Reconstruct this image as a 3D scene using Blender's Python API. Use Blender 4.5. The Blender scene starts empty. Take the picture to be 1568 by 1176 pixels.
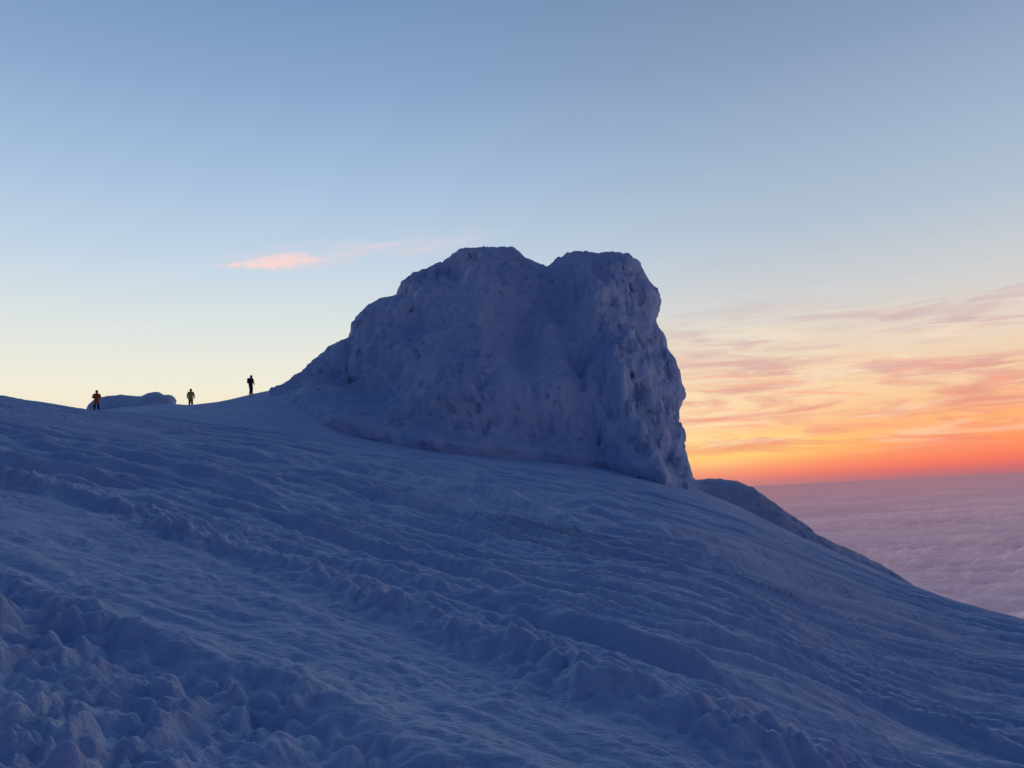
import bpy, math, numpy as np
from mathutils import Matrix, Vector
scene=bpy.context.scene
scene.view_settings.view_transform='Standard'
scene.view_settings.look='None'
scene.view_settings.exposure=0
# ------------------------------------------------------------ camera frame
FPX=1269.0; PITCH=math.atan(0.1355); ROLL=math.radians(2.9); EYE=1.6
F=np.array([0,math.cos(PITCH),math.sin(PITCH)])
U0=np.array([0,-math.sin(PITCH),math.cos(PITCH)]); R0=np.array([1.0,0,0])
R=math.cos(ROLL)*R0-math.sin(ROLL)*U0
U=math.sin(ROLL)*R0+math.cos(ROLL)*U0
def ray(u,v):
    d=F+R*(u-784)/FPX+U*(588-v)/FPX
    return d/np.linalg.norm(d)
def az_e(u,v):
    d=ray(u,v); return math.atan2(d[0],d[1]), d[2]/math.hypot(d[0],d[1])
cam=bpy.data.cameras.new('camera'); camo=bpy.data.objects.new('camera',cam)
scene.collection.objects.link(camo)
cam.sensor_fit='HORIZONTAL'; cam.sensor_width=36; cam.lens=36*FPX/1568
cam.clip_start=0.05; cam.clip_end=1e6
M=Matrix.Identity(4)
for i in range(3):
    M[i][0]=R[i]; M[i][1]=U[i]; M[i][2]=-F[i]
camo.matrix_world=M
scene.camera=camo
# ------------------------------------------------------------ noise
rng=np.random.RandomState(7)
PERM=rng.permutation(256)
ANG=rng.rand(256)*2*np.pi; GX,GY=np.cos(ANG),np.sin(ANG)
G3=rng.randn(256,3); G3/=np.linalg.norm(G3,axis=1)[:,None]
def fade(t): return t*t*t*(t*(t*6-15)+10)
def perlin2(x,y,seed=0):
    x=np.asarray(x,float)+seed*17.31; y=np.asarray(y,float)+seed*9.77
    xi=np.floor(x).astype(np.int64); yi=np.floor(y).astype(np.int64)
    xf=x-xi; yf=y-yi; u=fade(xf); v=fade(yf)
    def g(i,j):
        h=PERM[(PERM[(xi+i)&255]+yi+j)&255]
        return GX[h]*(xf-i)+GY[h]*(yf-j)
    a=g(0,0)*(1-u)+g(1,0)*u; b=g(0,1)*(1-u)+g(1,1)*u
    return (a*(1-v)+b*v)*1.4
def perlin3(x,y,z,seed=0):
    x=x+seed*17.31; y=y+seed*9.77; z=z+seed*5.13
    xi=np.floor(x).astype(np.int64); yi=np.floor(y).astype(np.int64); zi=np.floor(z).astype(np.int64)
    xf=x-xi; yf=y-yi; zf=z-zi; u=fade(xf); v=fade(yf); w=fade(zf)
    def g(i,j,k):
        h=PERM[(PERM[(PERM[(xi+i)&255]+yi+j)&255]+zi+k)&255]
        G=G3[h]; return G[...,0]*(xf-i)+G[...,1]*(yf-j)+G[...,2]*(zf-k)
    def pl(k):
        a=g(0,0,k)*(1-u)+g(1,0,k)*u; b=g(0,1,k)*(1-u)+g(1,1,k)*u
        return a*(1-v)+b*v
    return (pl(0)*(1-w)+pl(1)*w)*1.5
def sstep(a,b,x):
    t=np.clip((x-a)/(b-a),0,1); return t*t*(3-2*t)
# ------------------------------------------------------------ mesh helpers
def mesh_from(name,verts,quads,smooth=True):
    me=bpy.data.meshes.new(name)
    n=len(verts); q=len(quads)
    me.vertices.add(n); me.vertices.foreach_set('co',np.asarray(verts,np.float32).ravel())
    me.loops.add(q*4); me.loops.foreach_set('vertex_index',np.asarray(quads,np.int32).ravel())
    me.polygons.add(q); me.polygons.foreach_set('loop_start',np.arange(0,q*4,4,dtype=np.int32))
    me.polygons.foreach_set('loop_total',np.full(q,4,np.int32))
    me.update(calc_edges=True); me.validate()
    if smooth: me.polygons.foreach_set('use_smooth',np.ones(len(me.polygons),bool))
    o=bpy.data.objects.new(name,me); scene.collection.objects.link(o)
    return o
def surface_nets(F3,org,h):
    ins=F3>0
    nx,ny,nz=F3.shape
    cnt=np.zeros((nx-1,ny-1,nz-1),np.int8)
    for a in (0,1):
        for b in (0,1):
            for c in (0,1):
                cnt+=ins[a:nx-1+a,b:ny-1+b,c:nz-1+c]
    act=np.argwhere((cnt>0)&(cnt<8))
    idx=-np.ones(cnt.shape,np.int64); idx[act[:,0],act[:,1],act[:,2]]=np.arange(len(act))
    acc=np.zeros((len(act),3)); num=np.zeros(len(act))
    corners=[(a,b,c) for a in (0,1) for b in (0,1) for c in (0,1)]
    for c0 in corners:
        for ax in range(3):
            if c0[ax]==0:
                c1=list(c0); c1[ax]=1
                A=F3[act[:,0]+c0[0],act[:,1]+c0[1],act[:,2]+c0[2]]
                B=F3[act[:,0]+c1[0],act[:,1]+c1[1],act[:,2]+c1[2]]
                m=(A>0)!=(B>0)
                t=np.where(m,A/np.where(m,A-B,1),0)
                p=np.tile(np.array(c0,float),(len(act),1)); p[:,ax]+=t
                acc[m]+=p[m]; num[m]+=1
    V=(act+acc/num[:,None])*h+np.array(org)
    quads=[]
    for ax in range(3):
        b=(ax+1)%3; c=(ax+2)%3
        s0=[slice(None)]*3; s1=[slice(None)]*3
        s0[ax]=slice(0,-1); s1[ax]=slice(1,None)
        I0=ins[tuple(s0)]; I1=ins[tuple(s1)]
        e=np.argwhere(I0!=I1)
        ok=(e[:,b]>=1)&(e[:,c]>=1)&(e[:,b]<F3.shape[b]-1)&(e[:,c]<F3.shape[c]-1)
        e=e[ok]
        fl=I0[e[:,0],e[:,1],e[:,2]]
        def cell(db,dc):
            q=e.copy(); q[:,b]+=db; q[:,c]+=dc
            return idx[q[:,0],q[:,1],q[:,2]]
        Q=np.stack([cell(-1,-1),cell(0,-1),cell(0,0),cell(-1,0)],1)
        Q[~fl]=Q[~fl][:,::-1]
        quads.append(Q)
    Q=np.concatenate(quads); Q=Q[(Q>=0).all(1)]
    return V,Q
def poly_sdf(px,pz,X,Z):
    d=np.full(X.shape,1e9); inside=np.zeros(X.shape,bool)
    n=len(px)
    for i in range(n):
        x0,z0,x1,z1=px[i],pz[i],px[(i+1)%n],pz[(i+1)%n]
        ex,ez=x1-x0,z1-z0
        t=np.clip(((X-x0)*ex+(Z-z0)*ez)/(ex*ex+ez*ez+1e-12),0,1)
        d=np.minimum(d,np.hypot(X-x0-t*ex,Z-z0-t*ez))
        c=((z0>Z)!=(z1>Z))
        xc=x0+(Z-z0)*ex/(ez if abs(ez)>1e-9 else 1e-9)
        inside^=c&(X<xc)
    return np.where(inside,d,-d)
def unproj_plane(pts,Y):
    out=[]
    for u,v in pts:
        d=ray(u,v); out.append((d[0]/d[1]*Y,d[2]/d[1]*Y))
    return np.array(out)
# ------------------------------------------------------------ materials
def new_mat(name):
    m=bpy.data.materials.new(name); m.use_nodes=True
    nt=m.node_tree; b=nt.nodes['Principled BSDF']; return m,nt,b
def N(nt,t,**k):
    n=nt.nodes.new(t)
    for a,b in k.items(): setattr(n,a,b)
    return n
def snow_material(name,c1,c2,scale,bump,dist,stretch=None,rock=None):
    m,nt,b=new_mat(name)
    tc=N(nt,'ShaderNodeTexCoord'); mp=N(nt,'ShaderNodeMapping')
    nt.links.new(tc.outputs['Object'],mp.inputs['Vector'])
    if stretch:
        mp.inputs['Rotation'].default_value=(0,0,stretch[0]); mp.inputs['Scale'].default_value=stretch[1]
    n1=N(nt,'ShaderNodeTexNoise'); n1.inputs['Scale'].default_value=scale; n1.inputs['Detail'].default_value=5; n1.inputs['Roughness'].default_value=.65
    nt.links.new(mp.outputs[0],n1.inputs['Vector'])
    n2=N(nt,'ShaderNodeTexNoise'); n2.inputs['Scale'].default_value=scale*.08; n2.inputs['Detail'].default_value=3
    nt.links.new(tc.outputs['Object'],n2.inputs['Vector'])
    cr=N(nt,'ShaderNodeValToRGB'); cr.color_ramp.elements[0].position=.35; cr.color_ramp.elements[1].position=.65
    cr.color_ramp.elements[0].color=(*c1,1); cr.color_ramp.elements[1].color=(*c2,1)
    nt.links.new(n2.outputs['Fac'],cr.inputs['Fac'])
    col=cr.outputs[0]
    if rock:
        n3=N(nt,'ShaderNodeTexNoise'); n3.inputs['Scale'].default_value=rock[0]; n3.inputs['Detail'].default_value=5; n3.inputs['Roughness'].default_value=.6
        nt.links.new(tc.outputs['Object'],n3.inputs['Vector'])
        r=N(nt,'ShaderNodeValToRGB'); r.color_ramp.elements[0].position=rock[1]; r.color_ramp.elements[1].position=rock[1]+.09
        nt.links.new(n3.outputs['Fac'],r.inputs['Fac'])
        mx=N(nt,'ShaderNodeMix',data_type='RGBA')
        nt.links.new(r.outputs[0],mx.inputs[0]); nt.links.new(col,mx.inputs[6]); mx.inputs[7].default_value=(*rock[2],1)
        col=mx.outputs[2]
    nt.links.new(col,b.inputs['Base Color'])
    b.inputs['Roughness'].default_value=.75; b.inputs['Specular IOR Level'].default_value=.25
    bp=N(nt,'ShaderNodeBump'); bp.inputs['Strength'].default_value=bump; bp.inputs['Distance'].default_value=dist
    nt.links.new(n1.outputs['Fac'],bp.inputs['Height']); nt.links.new(bp.outputs[0],b.inputs['Normal'])
    return m
# ------------------------------------------------------------ terrain
T1=[(-200,597),(0,612),(70,622),(140,633),(200,642),(265,650),(340,660),(430,670),(560,688),(700,703),(784,713),(900,728),(1000,746),(1050,758),(1130,785),(1230,832),(1375,897),(1470,933),(1568,962),(1700,1005)]
T2=[(-200,596),(0,611),(70,621),(140,632),(175,625),(230,620),(265,618),(292,620),(335,615),(383,604),(430,594),(480,592),(540,640),(620,668),(700,680),(784,684),(880,694),(1000,722),(1050,742),(1130,776),(1230,825),(1300,856),(1375,889),(1470,926),(1568,953),(1700,995)]
PA,PB=-0.22,0.05
def table(T):
    pts=sorted(az_e(u,v) for u,v in T)
    return [p[0] for p in pts],[p[1] for p in pts]
def D2f(th):
    x=np.interp(th,[-3.2,-.55,.2,.36,.56,1.0,3.2],[78,78,78,70,48,48,78]); return x
def build_e(T,off):
    a,e=table(T)
    full_a=[];full_e=[]
    for t in np.linspace(-math.pi,math.pi,73):
        if t<a[0]-.15 or t>a[-1]+.15:
            full_a.append(t); full_e.append(PA*math.sin(t)+PB*math.cos(t)-EYE/60)
    A=np.array(full_a+a); E=np.array(full_e+e); o=np.argsort(A); A=A[o];E=E[o]
    g=np.linspace(-math.pi,math.pi,7201); y=np.interp(g,A,E)
    k=np.hanning(25); k/=k.sum()
    y=np.convolve(np.concatenate([y[-51:-1],y,y[1:51]]),k,'same')[50:-50]
    return g,y
g1,y1=build_e(T1,0); g2,y2=build_e(T2,0)
def ground_base(th,r):
    e1=np.interp(th,g1,y1); e2=np.interp(th,g2,y2)
    D2=D2f(th); D1=D2*.64
    m=(e1*D1+EYE)/D1
    z1=e1*D1; z2=e2*D2; s2=e2
    t=np.clip((r-D1)/(D2-D1),0,1); L=D2-D1
    H=(2*t**3-3*t**2+1)*z1+(t**3-2*t**2+t)*L*m+(-2*t**3+3*t**2)*z2+(t**3-t**2)*L*s2
    x=np.maximum(r-D2,0); k=.04
    xe=(s2+.62)/k
    fall=np.where(x<xe,s2*x-.5*k*x*x,s2*xe-.5*k*xe*xe-.62*(x-xe))
    return np.where(r<D1,-EYE+m*r,np.where(r<D2,H,z2+fall))
def unproj_ground(u,v):
    th,e=az_e(u,v)
    e1=np.interp(th,g1,y1); D1=D2f(th)*.64; m=(e1*D1+EYE)/D1
    r=EYE/(m-e) if m-e>1e-3 else 60
    r=min(r,60)
    return r*math.sin(th),r*math.cos(th)
LA=[(-150,712),(0,742),(150,775),(280,822),(400,858),(560,915),(700,962),(800,1000),(950,1062),(1100,1120),(1250,1180),(1400,1240)]
LB=[(-150,835),(0,890),(120,938),(250,985),(400,1040),(560,1100),(700,1150),(800,1186),(950,1240)]
LC=[(60,640),(250,662),(430,690),(600,727),(750,765),(900,815),(1100,860),(1300,915),(1500,965),(1700,1020)]
LE=[(-150,690),(0,715),(200,752),(400,800),(700,880),(1000,970),(1300,1075),(1568,1170),(1700,1215)]
LF=[(-150,645),(0,662),(400,738),(800,848),(1200,962),(1568,1062),(1700,1100)]
WA,WB,WC,WE,WF=[np.array([unproj_ground(*p) for p in l]) for l in (LA,LB,LC,LE,LF)]
tdir=WA[-3]-WA[2]; tdir/=np.linalg.norm(tdir); ndir=np.array([-tdir[1],tdir[0]])
if ndir[1]<0: ndir=-ndir
print('track dir',tdir)
def line_dist(W,X,Y):
    # signed: + on the far side
    P=W.copy(); d0=P[0]-P[1]; d1=P[-1]-P[-2]
    P=np.vstack([P[0]+d0/np.linalg.norm(d0)*25,P,P[-1]+d1/np.linalg.norm(d1)*25])
    best=np.full(X.shape,1e9); sg=np.ones(X.shape)
    for i in range(len(P)-1):
        e=P[i+1]-P[i]; t=np.clip(((X-P[i,0])*e[0]+(Y-P[i,1])*e[1])/(e@e),0,1)
        dx=X-P[i,0]-t*e[0]; dy=Y-P[i,1]-t*e[1]; d=np.hypot(dx,dy)
        c=e[0]*dy-e[1]*dx
        m=d<best; best=np.where(m,d,best); sg=np.where(m,np.sign(c),sg)
    return best*sg
OFF={}
for k_,W_ in (('B',WB),('C',WC),('E',WE),('F',WF)):
    OFF[k_]=float(np.median(line_dist(WA,W_[:,0],W_[:,1])))
print('offsets',OFF)
rg=np.random.RandomState(21)
GRO=[]; p_=.9
while p_<34:
    GRO.append((p_,rg.uniform(.6,1.3),rg.uniform(.9,1.3),int(rg.randint(100,200)))); p_+=rg.uniform(.40,.85)*(1+p_*.03)
def detail(X,Y,r):
    s=X*ndir[0]+Y*ndir[1]; t=X*tdir[0]+Y*tdir[1]
    cell=np.maximum(r*.0045,.006)
    def w(lam): return np.clip((lam/cell-1.2)/1.6,0,1)
    h=.08*perlin2(X*.12,Y*.12,1)*sstep(2,12,r)
    jit=.09*perlin2(t*.9,s*.5,11)+.05*perlin2(t*3,s*2,12)+.03*perlin2(t*8,s*6,14)
    rA,rB,rC,rE,rF=[line_dist(W,X,Y) for W in (WA,WB,WC,WE,WF)]
    num=0;den=0
    for d_,o_ in ((rA,0),(rB,OFF['B']),(rC,OFF['C']),(rE,OFF['E']),(rF,OFF['F'])):
        q=1/(np.abs(d_)+.6)**2; num=num+q*(d_+o_); den=den+q
    ph0=num/den
    dA=rA+jit; dB=rB+jit*1.2; dC=rC+jit*2; dE=rE+jit; dF=rF+jit*1.5
    amp=1+.5*perlin2(t*1.3,s*.7,13)
    h+=amp*(.055*np.exp(-(dA/.13)**2))+.06*sstep(-.35,.05,dA)*np.exp(-np.maximum(dA,0)/4)
    h+=-.03*np.exp(-((dA+.38)/.2)**2)
    h+=amp*(.085*np.exp(-(dB/.17)**2))-.045*np.exp(-((dB-.45)/.25)**2)
    h+=-.06*sstep(.15,-.4,dB)
    h+=amp*(-.13*np.exp(-(dC/.28)**2)+.12*np.exp(-((dC-.6)/.28)**2)+.08*np.exp(-((dC+.6)/.28)**2)-.11*np.exp(-((dC-2.4)/.3)**2)+.10*np.exp(-((dC-3.0)/.3)**2))
    h+=amp*(-.065*np.exp(-(dE/.15)**2)+.055*np.exp(-((dE-.30)/.14)**2)+.05*np.exp(-((dE+.8)/.18)**2)-.045*np.exp(-((dE+1.1)/.12)**2))
    h+=amp*(-.085*np.exp(-(dF/.2)**2)+.075*np.exp(-((dF-.42)/.18)**2)-.07*np.exp(-((dF-1.7)/.2)**2)+.06*np.exp(-((dF-2.1)/.2)**2))
    # many shallow parallel ski and snowcat grooves
    phg=ph0+jit*.5
    for c_,a_,w_,sd in GRO:
        k=1+c_*.05
        wd=.080*w_*k; m=np.abs(phg-c_)<wd*6
        if not m.any(): continue
        x_=(phg[m]-c_)/wd
        mo=np.clip(.85+1.1*perlin2(t[m]*.16,np.full(m.sum(),sd*.37),sd),.15,1.7)
        h[m]+=.042*a_*k*mo*(-np.exp(-x_**2)+.85*np.exp(-((x_-2.1)/1.1)**2)+.3*np.exp(-((x_+2)/1.1)**2))
    # broken snow lumps
    near=np.maximum(sstep(.1,-.5,dB),.55*np.exp(-(dA/.35)**2))
    mod=.55+.7*sstep(-.35,.35,perlin2(X*.7,Y*.7,20))
    flat=sstep(0,.5,dB)*sstep(-.1,-.6,dA)
    wx=.06*perlin2(X*4,Y*4,30); wy=.06*perlin2(X*4,Y*4,31)
    for lam,a,sd,bg in ((.42,.095,21,.12),(.24,.130,22,.15),(.13,.065,23,.24),(.06,.014,24,.5)):
        k=(bg+(1-bg)*near)*mod*(1-.15*flat)
        n=np.abs(perlin2((X+wx)/lam,(Y+wy)/lam,sd)); n=np.sqrt(n*n+.0012)
        h+=k*w(lam)*a*(n*1.7-.35)
    # wind ripples running along the tracks
    out=sstep(-.2,.6,dA)
    ph=ph0+.12*perlin2(t*.15,s*.15,40)+.04*perlin2(t*.8,s*.8,46)
    for ls,lt,a,sd,kk in ((1.1,9,.035,41,0),(.5,5,.042,42,1),(.5,1.9,.026,53,1),(.27,3.0,.044,43,1),(.27,.9,.034,48,1),(.14,1.3,.028,44,1),(.14,.36,.022,49,1),(.075,.2,.012,47,1)):
        mo=.5+.9*sstep(-.35,.35,perlin2(X*.3+sd,Y*.3,45))
        n=perlin2(ph/ls,t/lt,sd)*1.3
        if kk: n=np.where(n>0,n,n*1.6)
        h+=(.4+.6*out)*mo*w(ls)*a*n
    far=sstep(8,20,r)*(1-.6*sstep(45,70,r))
    h+=far*.07*perlin2(ph/1.7,t/12,50)+far*.13*w(.9)*perlin2(ph/.85,t/5,51)+far*.13*w(.5)*perlin2(ph/.5,t/2.4,52)+far*.08*w(.3)*perlin2(ph/.3,t/1.1,54)
    return h*sstep(300,100,r)
def ground_z(X,Y):
    X=np.asarray(X,float);Y=np.asarray(Y,float)
    r=np.hypot(X,Y); return ground_base(np.arctan2(X,Y),r)+detail(X,Y,r)
th=np.concatenate([np.linspace(-.74,.74,1080),np.linspace(.74,2*math.pi-.74,150)[1:-1]])
rr=np.concatenate([[.02,.4,.9],np.geomspace(1.5,105,960),np.geomspace(108,4000,60)])
TH,RR=np.meshgrid(th,rr)
X=RR*np.sin(TH); Y=RR*np.cos(TH)
TH2=np.arctan2(X,Y)
Z=ground_base(TH2,RR)+detail(X,Y,RR)
nr,na=X.shape
I=np.arange(nr*na).reshape(nr,na)
a=I[:-1,:]; b=I[1:,:]
Q=np.stack([a,b,np.roll(b,-1,1),np.roll(a,-1,1)],-1).reshape(-1,4)[:,::-1]
terrain=mesh_from('snow_slope_ground',np.stack([X,Y,Z],-1).reshape(-1,3),Q)
rot=-math.atan2(tdir[1],tdir[0])
snow=snow_material('snow',(.60,.70,.87),(.71,.79,.91),9,.8,.08,stretch=(rot,(.4,1.1,1)))
terrain.data.materials.append(snow)
# ------------------------------------------------------------ rime covered rock
ROCKY=80.0
SIL=[(400,830),(412,650),(440,607),(470,583),(486,565),(505,544),(523,532),(541,526),(541,504),(551,489),(571,470),(594,458),(609,455),(612,439),(622,430),(653,413),(681,404),(693,394),(707,385),(725,383),(745,383),(784,382),(794,387),(806,398),(820,405),(836,411),(850,402),(868,394),(893,390),(915,393),(940,393),(961,391),(967,399),(979,409),(982,426),(989,438),(1002,450),(1010,462),(1008,478),(1000,490),(1000,503),(1007,515),(1012,522),(1014,540),(1026,555),(1032,572),(1035,595),(1042,605),(1041,620),(1034,632),(1032,650),(1038,662),(1040,690),(1040,715),(1045,735),(1054,750),(1064,830)]
def rime_body(name,sil,Yc,h,Rr,p,Hf,relief,band,ypad,amps,seed=0,warp=.2,soft=None,bias=0):
    P=unproj_plane(sil,Yc)
    x0,x1=P[:,0].min()-1.2,P[:,0].max()+1.2; z0,z1=P[:,1].min()-.5,P[:,1].max()+1.2
    xs=np.arange(x0,x1,h); zs=np.arange(z0,z1,h); ys=np.arange(Yc-ypad[0],Yc+ypad[1],h)
    XX,ZZ=np.meshgrid(xs,zs,indexing='ij')
    dS=poly_sdf(P[:,0],P[:,1],XX,ZZ)
    top=P[:,1].max()
    rel=relief(XX,ZZ)
    HH=Hf(XX,top-ZZ,ZZ)
    yy=ys[None,:,None]-Yc
    Hfront=np.maximum(HH+rel,1.0)[:,None,:]; Hback=HH[:,None,:]
    q=np.where(yy<0,-yy/Hfront,yy/Hback)
    Fd=dS[:,None,:]-Rr*q**p-bias
    del q
    Fd[:,0,:]=np.minimum(Fd[:,0,:],-1); Fd[:,-1,:]=np.minimum(Fd[:,-1,:],-1); Fd[:,1,:]=np.minimum(Fd[:,1,:],-1)
    ii=np.argwhere(np.abs(Fd)<band)
    px=xs[ii[:,0]];py=ys[ii[:,1]];pz=zs[ii[:,2]]
    dloc=dS[ii[:,0],ii[:,2]]
    edge=.15+.85*sstep(0,2.0,dloc)
    if soft is not None: sf=soft(px,pz)
    else: sf=np.ones(len(ii))
    d=np.zeros(len(ii))
    wx=warp*perlin3(px*.6,py*.6,pz*.6,seed+60)*2; wz=warp*perlin3(px*.6,py*.6,pz*.6,seed+61)*2
    for (sx,sz,a,kind,ew,sd) in amps:
        n=perlin3((px+wx)/sx,(py)/sx,(pz+wz)/sz,seed+sd)
        if kind=='b': n=np.abs(n)*2-.45
        elif kind=='r': n=.4-np.abs(n)*2
        elif kind=='h': n=-sstep(.22,.52,n)
        elif kind=='f': n=(.4-np.abs(n)*2)*(.3+.7*sstep(-6,2,px-lx(gul,pz)))
        d+=a*n*(edge if ew else .35+.65*edge)*sf
    Fd[ii[:,0],ii[:,1],ii[:,2]]+=d
    V,Qd=surface_nets(Fd,(x0,ys[0],z0),h)
    return mesh_from(name,V,Qd)
gul=unproj_plane([(838,380),(845,470),(862,540),(880,620),(892,680),(900,800)],ROCKY)[:,:]
rib=unproj_plane([(905,380),(925,470),(940,560),(955,640),(985,720),(990,800)],ROCKY)
rib2=unproj_plane([(760,380),(740,470),(720,560),(700,640),(690,800)],ROCKY)
def lx(L,Zq): o=np.argsort(L[:,1]); return np.interp(Zq,L[o,1],L[o,0])
def zbase(x): 
    x=np.asarray(x,float); return ground_base(np.arctan2(x,68.0),np.hypot(x,68.0))
def bump2(Xq,Zq,u,v,sx,sz,k=0):
    c=unproj_plane([(u,v)],ROCKY)[0]
    return np.exp(-(((Xq-c[0])/sx)**2+((Zq-c[1]-k*(Xq-c[0]))/sz)**2))
def rock_relief(Xq,Zq):
    g=Xq-lx(gul,Zq); rb=Xq-lx(rib,Zq); r2=Xq-lx(rib2,Zq)
    v=-1.3*np.exp(-(g/1.3)**2)
    v+=1.8*sstep(-.5,3,g)*np.exp(-(np.maximum(rb,0)/4)**2)
    v+=-.7*np.exp(-((g+4.5)/1.8)**2)
    v+=1.2*np.exp(-(r2/3)**2)
    v+=1.1*np.exp(-((rb+2.0)/.55)**2)*sstep(14,6,Zq)+1.0*np.exp(-((rb-.3)/.5)**2)*sstep(16,8,Zq)+.8*np.exp(-((rb+4.2)/.5)**2)*sstep(15,8,Zq)
    v+=-2.2*bump2(Xq,Zq,560,605,3.4,1.2,-.5)
    v+=1.6*bump2(Xq,Zq,600,560,4.5,1.3,-.35)
    v+=-1.5*bump2(Xq,Zq,620,520,4,.9,-.3)
    v+=1.2*bump2(Xq,Zq,640,480,4,1.2,.2)
    v+=-1.3*bump2(Xq,Zq,700,440,1.2,3,-.3)
    v+=-1.1*bump2(Xq,Zq,800,560,1.2,4,0)
    v+=1.2*bump2(Xq,Zq,780,640,4,2,0)
    v+=-1.6*bump2(Xq,Zq,960,480,1.0,1.6,0)
    return v
def rock_H(Xq,down,Zq):
    hb=Zq-zbase(Xq)
    return 4.2+.34*np.clip(down,0,24)+2.8*np.exp(-np.clip(hb,-.3,30)/1.6)
def rock_soft(px,pz):
    return .25+.75*sstep(-.4,1.8,pz-zbase(px)+1.3*perlin2(px*.35,pz*.1,90))
rock=rime_body('rime_covered_rock_outcrop',SIL,ROCKY,.15,3.2,2.4,rock_H,rock_relief,2.6,(29,18),
  [(6.5,6.5,1.2,'n',1,1),(3.0,5.0,1.05,'b',1,2),(1.6,2.6,.78,'b',1,3),(.85,1.2,.36,'b',0,4),(.45,.6,.13,'b',0,5),(1.3,1.0,.55,'h',1,6),(.9,5.5,.60,'r',1,7),(.6,5.0,.75,'f',1,8)],soft=rock_soft,bias=.02)
rime=snow_material('rime_ice',(.58,.68,.83),(.75,.82,.90),2.5,.7,.14,rock=(.8,.62,(.36,.45,.60)))
rock.data.materials.append(rime)
# lower crag on the right
SIL2=[(960,900),(985,755),(1050,739),(1075,735),(1100,733),(1125,737),(1150,747),(1175,765),(1205,785),(1231,803),(1237,813),(1270,829),(1300,842),(1340,862),(1378,890),(1430,930),(1500,1000)]
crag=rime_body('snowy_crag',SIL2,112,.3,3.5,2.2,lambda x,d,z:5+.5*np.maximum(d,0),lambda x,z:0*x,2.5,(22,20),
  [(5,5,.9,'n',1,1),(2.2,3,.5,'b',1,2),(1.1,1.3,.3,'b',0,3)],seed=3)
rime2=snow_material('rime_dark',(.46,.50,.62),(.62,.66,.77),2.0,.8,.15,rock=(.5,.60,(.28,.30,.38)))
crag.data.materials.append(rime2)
# low rime crust on the left skyline
SIL3=[(142,665),(142,634),(145,620),(153,611),(166,607),(190,605),(210,607),(222,607),(231,602),(243,600),(250,605),(262,605),(266,611),(262,619),(266,665)]
crust=rime_body('rime_covered_boulders',SIL3,75,.08,.5,2.3,lambda x,d,z:1.5+.5*np.maximum(d,0),lambda x,z:0*x,.8,(6,5),
  [(1.4,1.2,.14,'n',1,1),(.7,.6,.12,'b',1,2),(.3,.3,.06,'b',0,3)],seed=5,warp=.05)
crust.data.materials.append(rime)
# ------------------------------------------------------------ sea of clouds
def lin(c): return tuple((x/255/12.92 if x/255<=.04045 else ((x/255+.055)/1.055)**2.4) for x in c)
CZ=-900
tc_=np.concatenate([np.linspace(.05,.75,900),np.linspace(.75,2*math.pi+.05,150)[1:-1]])
rc=np.concatenate([np.geomspace(1200,4000,40)[:-1],np.geomspace(4000,60000,760),np.geomspace(62000,420000,40)])
TT,RC=np.meshgrid(tc_,rc)
cx=RC*np.sin(TT); cy=RC*np.cos(TT)
hc=np.zeros(cx.shape)
cell=RC*.0035
for lam,a,sd,k in ((5200,60,70,'n'),(2100,60,71,'n'),(900,65,72,'b'),(430,50,73,'b'),(210,30,74,'b'),(110,12,75,'n')):
    w=np.clip((lam/cell-1.5)/2,0,1)
    n=perlin2(cx/lam,cy/(lam*.8),sd)
    if k=='b': n=.5-np.abs(n)*2
    hc+=w*a*n*(.5+.7*sstep(-.4,.4,perlin2(cx/6000,cy/3500,80)))
hc*=sstep(120000,30000,RC)
nr,na=cx.shape; I=np.arange(nr*na).reshape(nr,na); a=I[:-1,:]; b=I[1:,:]
Q=np.stack([a,b,np.roll(b,-1,1),np.roll(a,-1,1)],-1).reshape(-1,4)[:,::-1]
sea=mesh_from('sea_of_clouds',np.stack([cx,cy,CZ+hc],-1).reshape(-1,3),Q)
m,nt,b=new_mat('cloud_tops_painted_glow')
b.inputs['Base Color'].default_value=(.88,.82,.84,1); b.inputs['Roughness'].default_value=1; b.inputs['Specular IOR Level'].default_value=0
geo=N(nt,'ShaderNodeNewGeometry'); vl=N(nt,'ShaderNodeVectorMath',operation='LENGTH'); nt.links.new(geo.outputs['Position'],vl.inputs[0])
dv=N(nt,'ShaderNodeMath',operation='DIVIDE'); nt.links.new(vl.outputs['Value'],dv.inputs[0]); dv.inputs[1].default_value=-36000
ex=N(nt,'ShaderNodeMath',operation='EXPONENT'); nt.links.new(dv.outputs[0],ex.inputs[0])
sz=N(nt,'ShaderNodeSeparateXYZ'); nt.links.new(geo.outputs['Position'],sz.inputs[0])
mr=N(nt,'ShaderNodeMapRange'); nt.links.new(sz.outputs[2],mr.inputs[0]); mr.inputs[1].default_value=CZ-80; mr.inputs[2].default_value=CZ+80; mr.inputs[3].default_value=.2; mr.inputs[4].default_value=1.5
b.inputs['Emission Color'].default_value=(.145,.100,.105,1); nt.links.new(mr.outputs[0],b.inputs['Emission Strength'])  # painted glow: emission stands in for twilight scattered in cloud, brighter on tops
em=N(nt,'ShaderNodeEmission'); em.inputs[0].default_value=(*lin((160,118,132)),1)  # painted aerial haze: flat emission colour blended in with distance
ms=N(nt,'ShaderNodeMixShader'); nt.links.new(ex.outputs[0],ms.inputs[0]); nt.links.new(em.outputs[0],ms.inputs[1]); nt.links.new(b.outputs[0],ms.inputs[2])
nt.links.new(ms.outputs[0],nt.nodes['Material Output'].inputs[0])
sea.data.materials.append(m)
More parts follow.
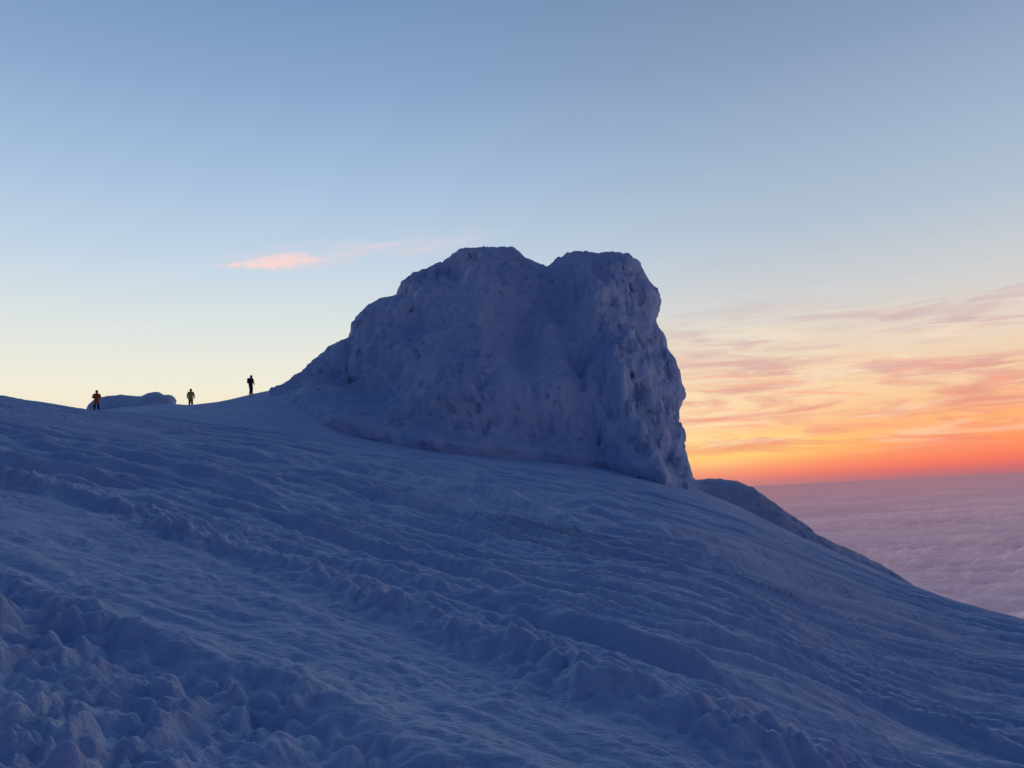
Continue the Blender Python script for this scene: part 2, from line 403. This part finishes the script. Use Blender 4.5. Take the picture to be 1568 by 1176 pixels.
# ------------------------------------------------------------ hikers
def simple_mat(name,c,rough=.8):
    m,nt,b=new_mat(name); b.inputs['Roughness'].default_value=rough
    n=N(nt,'ShaderNodeTexNoise'); n.inputs['Scale'].default_value=14; n.inputs['Detail'].default_value=4
    tc=N(nt,'ShaderNodeTexCoord'); nt.links.new(tc.outputs['Object'],n.inputs['Vector'])
    cr=N(nt,'ShaderNodeValToRGB'); cr.color_ramp.elements[0].color=(*[x*.75 for x in c],1); cr.color_ramp.elements[1].color=(*[min(1,x*1.15) for x in c],1)
    nt.links.new(n.outputs['Fac'],cr.inputs['Fac']); nt.links.new(cr.outputs[0],b.inputs['Base Color'])
    return m
m_skin=simple_mat('skin',(.45,.28,.2)); m_dark=simple_mat('dark_trousers',(.03,.03,.035)); m_boot=simple_mat('boots',(.02,.018,.016)); m_glove=simple_mat('gloves',(.03,.03,.03))
jackets=[simple_mat('black_jacket',(.05,.045,.05)),simple_mat('olive_yellow_jacket',(.66,.52,.08)),simple_mat('rust_jacket',(.95,.18,.05))]
hats=[simple_mat('black_hat',(.04,.03,.03)),simple_mat('grey_hat',(.12,.11,.08)),simple_mat('brown_hat',(.14,.06,.05))]
packm=simple_mat('backpack_cloth',(.05,.04,.045))
def skin_obj(name,verts,edges,radii,roots,sub=2):
    me=bpy.data.meshes.new(name); me.from_pydata(verts,edges,[]); me.update()
    o=bpy.data.objects.new(name,me); scene.collection.objects.link(o)
    md=o.modifiers.new('skin','SKIN'); md.use_smooth_shade=True
    sv=me.skin_vertices[0].data
    for i,rd in enumerate(radii):
        sv[i].radius=rd if isinstance(rd,tuple) else (rd,rd); sv[i].use_root=(i in roots)
    o.modifiers.new('sub','SUBSURF').levels=sub
    dg=bpy.context.evaluated_depsgraph_get(); dg.update()
    nm=bpy.data.meshes.new_from_object(o.evaluated_get(dg)); nm.name=name
    o.modifiers.clear(); o.data=nm
    for p in nm.polygons: p.use_smooth=True
    return o
def hiker(px,dist,heading,pose,ji,extra=0):
    import bmesh
    e=bpy.data.objects.new('hiker',None); scene.collection.objects.link(e)
    thz=az_e(*px)[0]; x,y=dist*math.sin(thz),dist*math.cos(thz)
    z=float(ground_z(np.array([x]),np.array([y]))[0])
    st=pose.get('stance',.17); ln=pose.get('lean',0); tw=pose.get('step',.05)
    J={'pel':(0,0,.94),'abd':(0,.0+ln*.3,1.08),'che':(0,ln*.7,1.28),'shb':(0,ln,1.43),'nek':(0,ln*1.1+.01,1.51),
       'hd':(0,ln*1.2+.02,1.60),
       'hL':(-.10,0,.88),'kL':(-st*.75,tw*.9+.04,.50),'aL':(-st,tw,.10),'tL':(-st-.03,tw+.17,.05),
       'hR':(.10,0,.88),'kR':(st*.75,-tw*.5+.04,.50),'aR':(st,-tw,.10),'tR':(st+.04,-tw+.17,.05),
       'sL':(-.19,ln,1.42),'sR':(.19,ln,1.42)}
    J['eL'],J['wL'],J['eR'],J['wR']=pose['arms']
    order=list(J); idx={k:i for i,k in enumerate(order)}
    E=[('pel','abd'),('abd','che'),('che','shb'),('shb','nek'),('nek','hd'),('pel','hL'),('hL','kL'),('kL','aL'),('aL','tL'),('pel','hR'),('hR','kR'),('kR','aR'),('aR','tR'),('shb','sL'),('sL','eL'),('eL','wL'),('shb','sR'),('sR','eR'),('eR','wR')]
    rad=dict(pel=(.20,.16),abd=(.20,.17),che=(.215,.18),shb=(.16,.13),nek=.085,hd=.07,hL=.13,kL=.10,aL=.085,tL=.06,hR=.13,kR=.10,aR=.085,tR=.06,sL=.115,sR=.115,eL=.085,eR=.085,wL=.055,wR=.055)
    body=skin_obj('body',[J[k] for k in order],[(idx[a],idx[b]) for a,b in E],[rad[k] for k in order],[0])
    for mm in (jackets[ji],m_dark,m_boot,m_skin): body.data.materials.append(mm)
    hem=pose.get('hem',.82)
    for p in body.data.polygons:
        c=p.center
        p.material_index=2 if c.z<.16 else 1 if (c.z<hem and abs(c.x)<st+.14 and not any((Vector(J[w])-c).length<.2 for w in ('wL','wR'))) else 3 if c.z>1.56 and abs(c.x)<.12 else 0
    parts=[body]
    bm=bmesh.new(); bmesh.ops.create_uvsphere(bm,u_segments=24,v_segments=18,radius=.1)
    for v in bm.verts:
        c=v.co; c.x*=.8; c.z*=1.18; c.y*=.98
        if c.z<0: c.x*=1+.9*c.z*1.5; c.y+=.012*(-c.z/.1)
        if c.y>.07 and abs(c.x)<.02 and -.035<c.z<.02: c.y+=.022
        if c.y>.05 and abs(abs(c.x)-.032)<.014 and .005<c.z<.03: c.y-=.010
        if c.y>.05 and abs(c.x)<.03 and -.065<c.z<-.05: c.y-=.006
        if abs(c.x)>.07 and abs(c.y)<.02 and abs(c.z)<.03: c.x*=1.15
    me=bpy.data.meshes.new('head'); bm.to_mesh(me); bm.free()
    hd=bpy.data.objects.new('head',me); scene.collection.objects.link(hd); me.materials.append(m_skin)
    for p in me.polygons: p.use_smooth=True
    hp=Vector(J['hd'])+Vector((0,.015,.055)); hd.location=hp; hd.rotation_euler=(pose.get('nod',0),0,pose.get('turn',0)); parts.append(hd)
    bm=bmesh.new(); bmesh.ops.create_uvsphere(bm,u_segments=24,v_segments=16,radius=.13)
    rem=[v for v in bm.verts if (v.co.z<.01 and v.co.y>.02) or v.co.z<-.10]
    bmesh.ops.delete(bm,geom=rem,context='VERTS')
    for v in bm.verts:
        v.co.x*=.88; v.co.z*=1.12
    me=bpy.data.meshes.new('hat'); bm.to_mesh(me); bm.free(); me.materials.append(hats[ji])
    for p in me.polygons: p.use_smooth=True
    ht=bpy.data.objects.new('hat',me); scene.collection.objects.link(ht); ht.location=hp+Vector((0,-.006,.008)); ht.rotation_euler=hd.rotation_euler; parts.append(ht)
    for side,wk,ek in ((-1,'wL','eL'),(1,'wR','eR')):
        w=Vector(J[wk]); d=(w-Vector(J[ek])).normalized()
        fwd=Vector((0,1,0)); fwd=(fwd-d*fwd.dot(d)).normalized(); pn=d.cross(fwd)*(-side)
        V=[w-d*.03,w+d*.03,w+d*.075]; Ed=[(0,1),(1,2)]; Rd=[(.028,.028),(.035,.022),(.036,.018)]; rt=[0]
        for k,(off,L) in enumerate(((.03,.070),(.010,.080),(-.010,.074),(-.030,.058))):
            b0=len(V); base=w+d*.07+fwd*off
            V+=[base,base+d*L*.45+pn*.008,base+d*L*.75+pn*.022,base+d*L*.9+pn*.042]; Ed+=[(b0,b0+1),(b0+1,b0+2),(b0+2,b0+3)]; Rd+=[.010,.0095,.009,.008]; rt.append(b0)
        b0=len(V); V+=[w+d*.03+fwd*.025,w+d*.055+fwd*.05+pn*.01,w+d*.085+fwd*.058+pn*.02]; Ed+=[(b0,b0+1),(b0+1,b0+2)]; Rd+=[.013,.011,.009]; rt.append(b0)
        hnd=skin_obj('hand_left' if side<0 else 'hand_right',[tuple(v) for v in V],Ed,Rd,rt,1); hnd.data.materials.append(m_glove); parts.append(hnd)
    if pose.get('pack'):
        bm=bmesh.new(); bmesh.ops.create_cube(bm,size=1)
        for v in bm.verts: v.co.x*=.30*(1 if v.co.z<0 else .8); v.co.y*=.2; v.co.z*=.48
        bmesh.ops.bevel(bm,geom=bm.edges[:],offset=.05,segments=3,affect='EDGES')
        me=bpy.data.meshes.new('backpack'); bm.to_mesh(me); bm.free(); me.materials.append(packm)
        for p in me.polygons: p.use_smooth=True
        pk=bpy.data.objects.new('backpack',me); scene.collection.objects.link(pk); pk.location=(0,ln*.7-.25,1.27); pk.rotation_euler=(-ln,0,0); parts.append(pk)
    for p in parts: p.parent=e
    e.location=(x,y,z-.02); e.rotation_euler=(0,0,heading)
    return e
H=math.radians
hiker((384,604),77,H(-35),dict(stance=.24,step=.08,lean=.03,pack=True,arms=[(-.34,.02,1.17),(-.25,.20,1.0),(.34,.0,1.17),(.25,.18,.98)]),0)
hiker((292,620),81.5,H(10),dict(stance=.15,lean=.02,hem=.72,pack=False,arms=[(-.30,.0,1.15),(-.27,.10,.90),(.30,.0,1.15),(.27,.10,.90)]),1)
hiker((147.5,630),77.2,H(-150),dict(stance=.17,step=.10,lean=.10,hem=.62,pack=False,nod=-.2,arms=[(-.30,.08,1.16),(-.22,.28,1.10),(.30,.08,1.16),(.20,.28,1.12)]),2)
# ------------------------------------------------------------ world
w=bpy.data.worlds.new('World'); scene.world=w; w.use_nodes=True
nt=w.node_tree; nt.nodes.clear(); L=nt.links.new
out=N(nt,'ShaderNodeOutputWorld'); bg=N(nt,'ShaderNodeBackground'); L(bg.outputs[0],out.inputs[0])
tc=N(nt,'ShaderNodeTexCoord'); sx=N(nt,'ShaderNodeSeparateXYZ'); L(tc.outputs['Generated'],sx.inputs[0])
def mth(op,a,b=None,c=None,clamp=False):
    n=N(nt,'ShaderNodeMath',operation=op,use_clamp=clamp)
    for i,v in enumerate((a,b,c)):
        if v is None: continue
        if isinstance(v,(int,float)): n.inputs[i].default_value=v
        else: L(v,n.inputs[i])
    return n.outputs[0]
def smooth(x,a,b):
    n=N(nt,'ShaderNodeMapRange',interpolation_type='SMOOTHSTEP'); L(x,n.inputs[0]); n.inputs[1].default_value=a; n.inputs[2].default_value=b; n.inputs[3].default_value=0; n.inputs[4].default_value=1
    return n.outputs[0]
def mixc(f,a,b,bt='MIX'):
    n=N(nt,'ShaderNodeMix',data_type='RGBA',blend_type=bt)
    for i,v in ((0,f),(6,a),(7,b)):
        if isinstance(v,(int,float)): n.inputs[i].default_value=v
        elif isinstance(v,tuple): n.inputs[i].default_value=(*v,1)
        else: L(v,n.inputs[i])
    return n.outputs[2]
el=mth('ARCSINE',sx.outputs[2]); az=mth('ARCTAN2',sx.outputs[0],sx.outputs[1])
def ramp(stops):
    f=mth('DIVIDE',mth('ADD',el,.1),1.7)
    n=N(nt,'ShaderNodeValToRGB'); L(f,n.inputs[0]); cr=n.color_ramp
    for i,(e,c) in enumerate(stops):
        p=(e+.1)/1.7
        if i<2: s=cr.elements[i]; s.position=p
        else: s=cr.elements.new(p)
        s.color=(*lin(c),1)
    return n.outputs[0]
left=ramp([(-.1,(120,105,125)),(1.6,(32,50,86)),(0,(215,170,150)),(.04,(240,205,165)),(.09,(246,228,192)),(.14,(242,236,216)),(.2,(224,230,226)),(.29,(193,212,230)),(.38,(165,191,221)),(.48,(138,166,204)),(.58,(118,148,188)),(.75,(94,124,172)),(1.1,(50,74,120))])
right=ramp([(-.1,(150,110,125)),(1.6,(32,50,86)),(-.004,(160,114,128)),(.004,(204,104,112)),(.014,(246,116,96)),(.032,(255,144,92)),(.06,(254,175,112)),(.10,(248,204,160)),(.15,(232,213,194)),(.21,(208,209,210)),(.29,(180,195,211)),(.38,(158,179,204)),(.48,(136,158,188)),(.58,(118,142,174)),(.75,(92,120,164)),(1.1,(50,74,120))])
col=mixc(smooth(az,-.25,.40),left,right)
saz,se=az_e(1075,692)
dx=mth('DIVIDE',mth('SUBTRACT',az,saz),.15); dy=mth('DIVIDE',mth('SUBTRACT',el,math.atan(se)+.002),.017)
g=mth('EXPONENT',mth('MULTIPLY',mth('ADD',mth('MULTIPLY',dx,dx),mth('MULTIPLY',dy,dy)),-1))
col=mixc(mth('MULTIPLY',g,.95),col,lin((255,226,92)))
dx=mth('DIVIDE',mth('SUBTRACT',az,saz-.05),.26); dy=mth('DIVIDE',mth('SUBTRACT',el,.10),.065)
g=mth('EXPONENT',mth('MULTIPLY',mth('ADD',mth('MULTIPLY',dx,dx),mth('MULTIPLY',dy,dy)),-1))
col=mixc(mth('MULTIPLY',g,.6),col,lin((255,230,184)))
def dirnoise(sa,se_,tilt,scale,detail,off,rough=.55,dist=.4):
    cv=N(nt,'ShaderNodeCombineXYZ'); L(mth('MULTIPLY',az,sa),cv.inputs[0]); L(mth('MULTIPLY',mth('ADD',el,mth('MULTIPLY',az,tilt)),se_),cv.inputs[1]); cv.inputs[2].default_value=off
    n=N(nt,'ShaderNodeTexNoise'); n.inputs['Scale'].default_value=scale; n.inputs['Detail'].default_value=detail; n.inputs['Roughness'].default_value=rough; n.inputs['Distortion'].default_value=dist
    L(cv.outputs[0],n.inputs['Vector']); return n.outputs['Fac']
m1=mth('MULTIPLY',smooth(az,.10,.26),mth('MULTIPLY',smooth(el,.015,.05),smooth(el,.235,.155)))
c1=mth('MULTIPLY',m1,smooth(dirnoise(6.5,50,.03,1.0,5,3.1,.58,.9),.42,.66))
pinkr=N(nt,'ShaderNodeValToRGB'); L(mth('MULTIPLY',el,4),pinkr.inputs[0]); pinkr.color_ramp.elements[0].color=(*lin((250,122,102)),1); pinkr.color_ramp.elements[1].color=(*lin((192,182,194)),1)
s=pinkr.color_ramp.elements.new(.36); s.color=(*lin((228,150,138)),1)
s=pinkr.color_ramp.elements.new(.62); s.color=(*lin((212,174,175)),1)
col=mixc(mth('MULTIPLY',c1,.8),col,pinkr.outputs[0])
c2=mth('MULTIPLY',m1,smooth(dirnoise(9,90,.07,1.0,5,8.4,.58,.8),.51,.72))
col=mixc(mth('MULTIPLY',mth('MULTIPLY',c2,smooth(el,.19,.09)),.7),col,lin((255,168,136)))
c3=mth('MULTIPLY',m1,smooth(dirnoise(8,75,0,1.0,5,13.4,.58,.6),.50,.68))
col=mixc(mth('MULTIPLY',c3,.35),col,lin((250,232,205)))
# small pink cloud on the left
ca,ce=az_e(415,402); ce=math.atan(ce)
dxr=mth('SUBTRACT',az,ca); dyr=mth('SUBTRACT',mth('SUBTRACT',el,ce),mth('MULTIPLY',dxr,.10))
nz=mth('MULTIPLY',mth('SUBTRACT',dirnoise(22,60,0,1.6,6,1.7,.65,.8),.5),3.6)
wd=mth('ADD',.003,mth('MULTIPLY',smooth(dxr,-.06,.03),.008))
qx=mth('DIVIDE',dxr,.060); qy=mth('DIVIDE',dyr,wd)
q=mth('ADD',mth('ADD',mth('MULTIPLY',qx,qx),mth('MULTIPLY',qy,qy)),nz)
cm=smooth(q,1.5,-.3)
col=mixc(mth('MULTIPLY',cm,.85),col,lin((255,216,208)))
qx=mth('DIVIDE',mth('SUBTRACT',dxr,.10),.17); qy=mth('DIVIDE',mth('SUBTRACT',dyr,.004),.018)
q=mth('ADD',mth('MULTIPLY',qx,qx),mth('MULTIPLY',qy,qy))
col=mixc(mth('MULTIPLY',mth('MULTIPLY',smooth(q,1.4,0),smooth(dirnoise(8,50,-.1,1.2,5,5.5),.35,.65)),.5),col,lin((236,212,212)))
ab=mth('ABSOLUTE',az)
back=ramp([(-.1,(38,52,80)),(1.6,(32,50,86)),(0,(44,62,100)),(.1,(50,70,110)),(.25,(50,72,118)),(.5,(42,66,114)),(1.0,(34,55,98))])
col=mixc(smooth(ab,.7,1.7),col,back)
sky=N(nt,'ShaderNodeTexSky'); sky.sky_type='NISHITA'; sky.sun_disc=False; sky.sun_elevation=H(1.0); sky.sun_rotation=saz; sky.altitude=2800
sc=mixc(1.0,sky.outputs[0],(.0015,.0015,.0015),'MULTIPLY')
col=mixc(1.0,col,sc,'ADD')
L(col,bg.inputs['Color']); bg.inputs['Strength'].default_value=1.0
# low sun, almost gone
sl=bpy.data.lights.new('sun','SUN'); so=bpy.data.objects.new('sun',sl); scene.collection.objects.link(so)
sl.energy=.25; sl.color=(1,.55,.40); sl.angle=H(3)
sd=Vector((math.sin(saz)*math.cos(H(2)),math.cos(saz)*math.cos(H(2)),math.sin(H(2))))
so.rotation_euler=sd.to_track_quat('Z','Y').to_euler()
print('done')
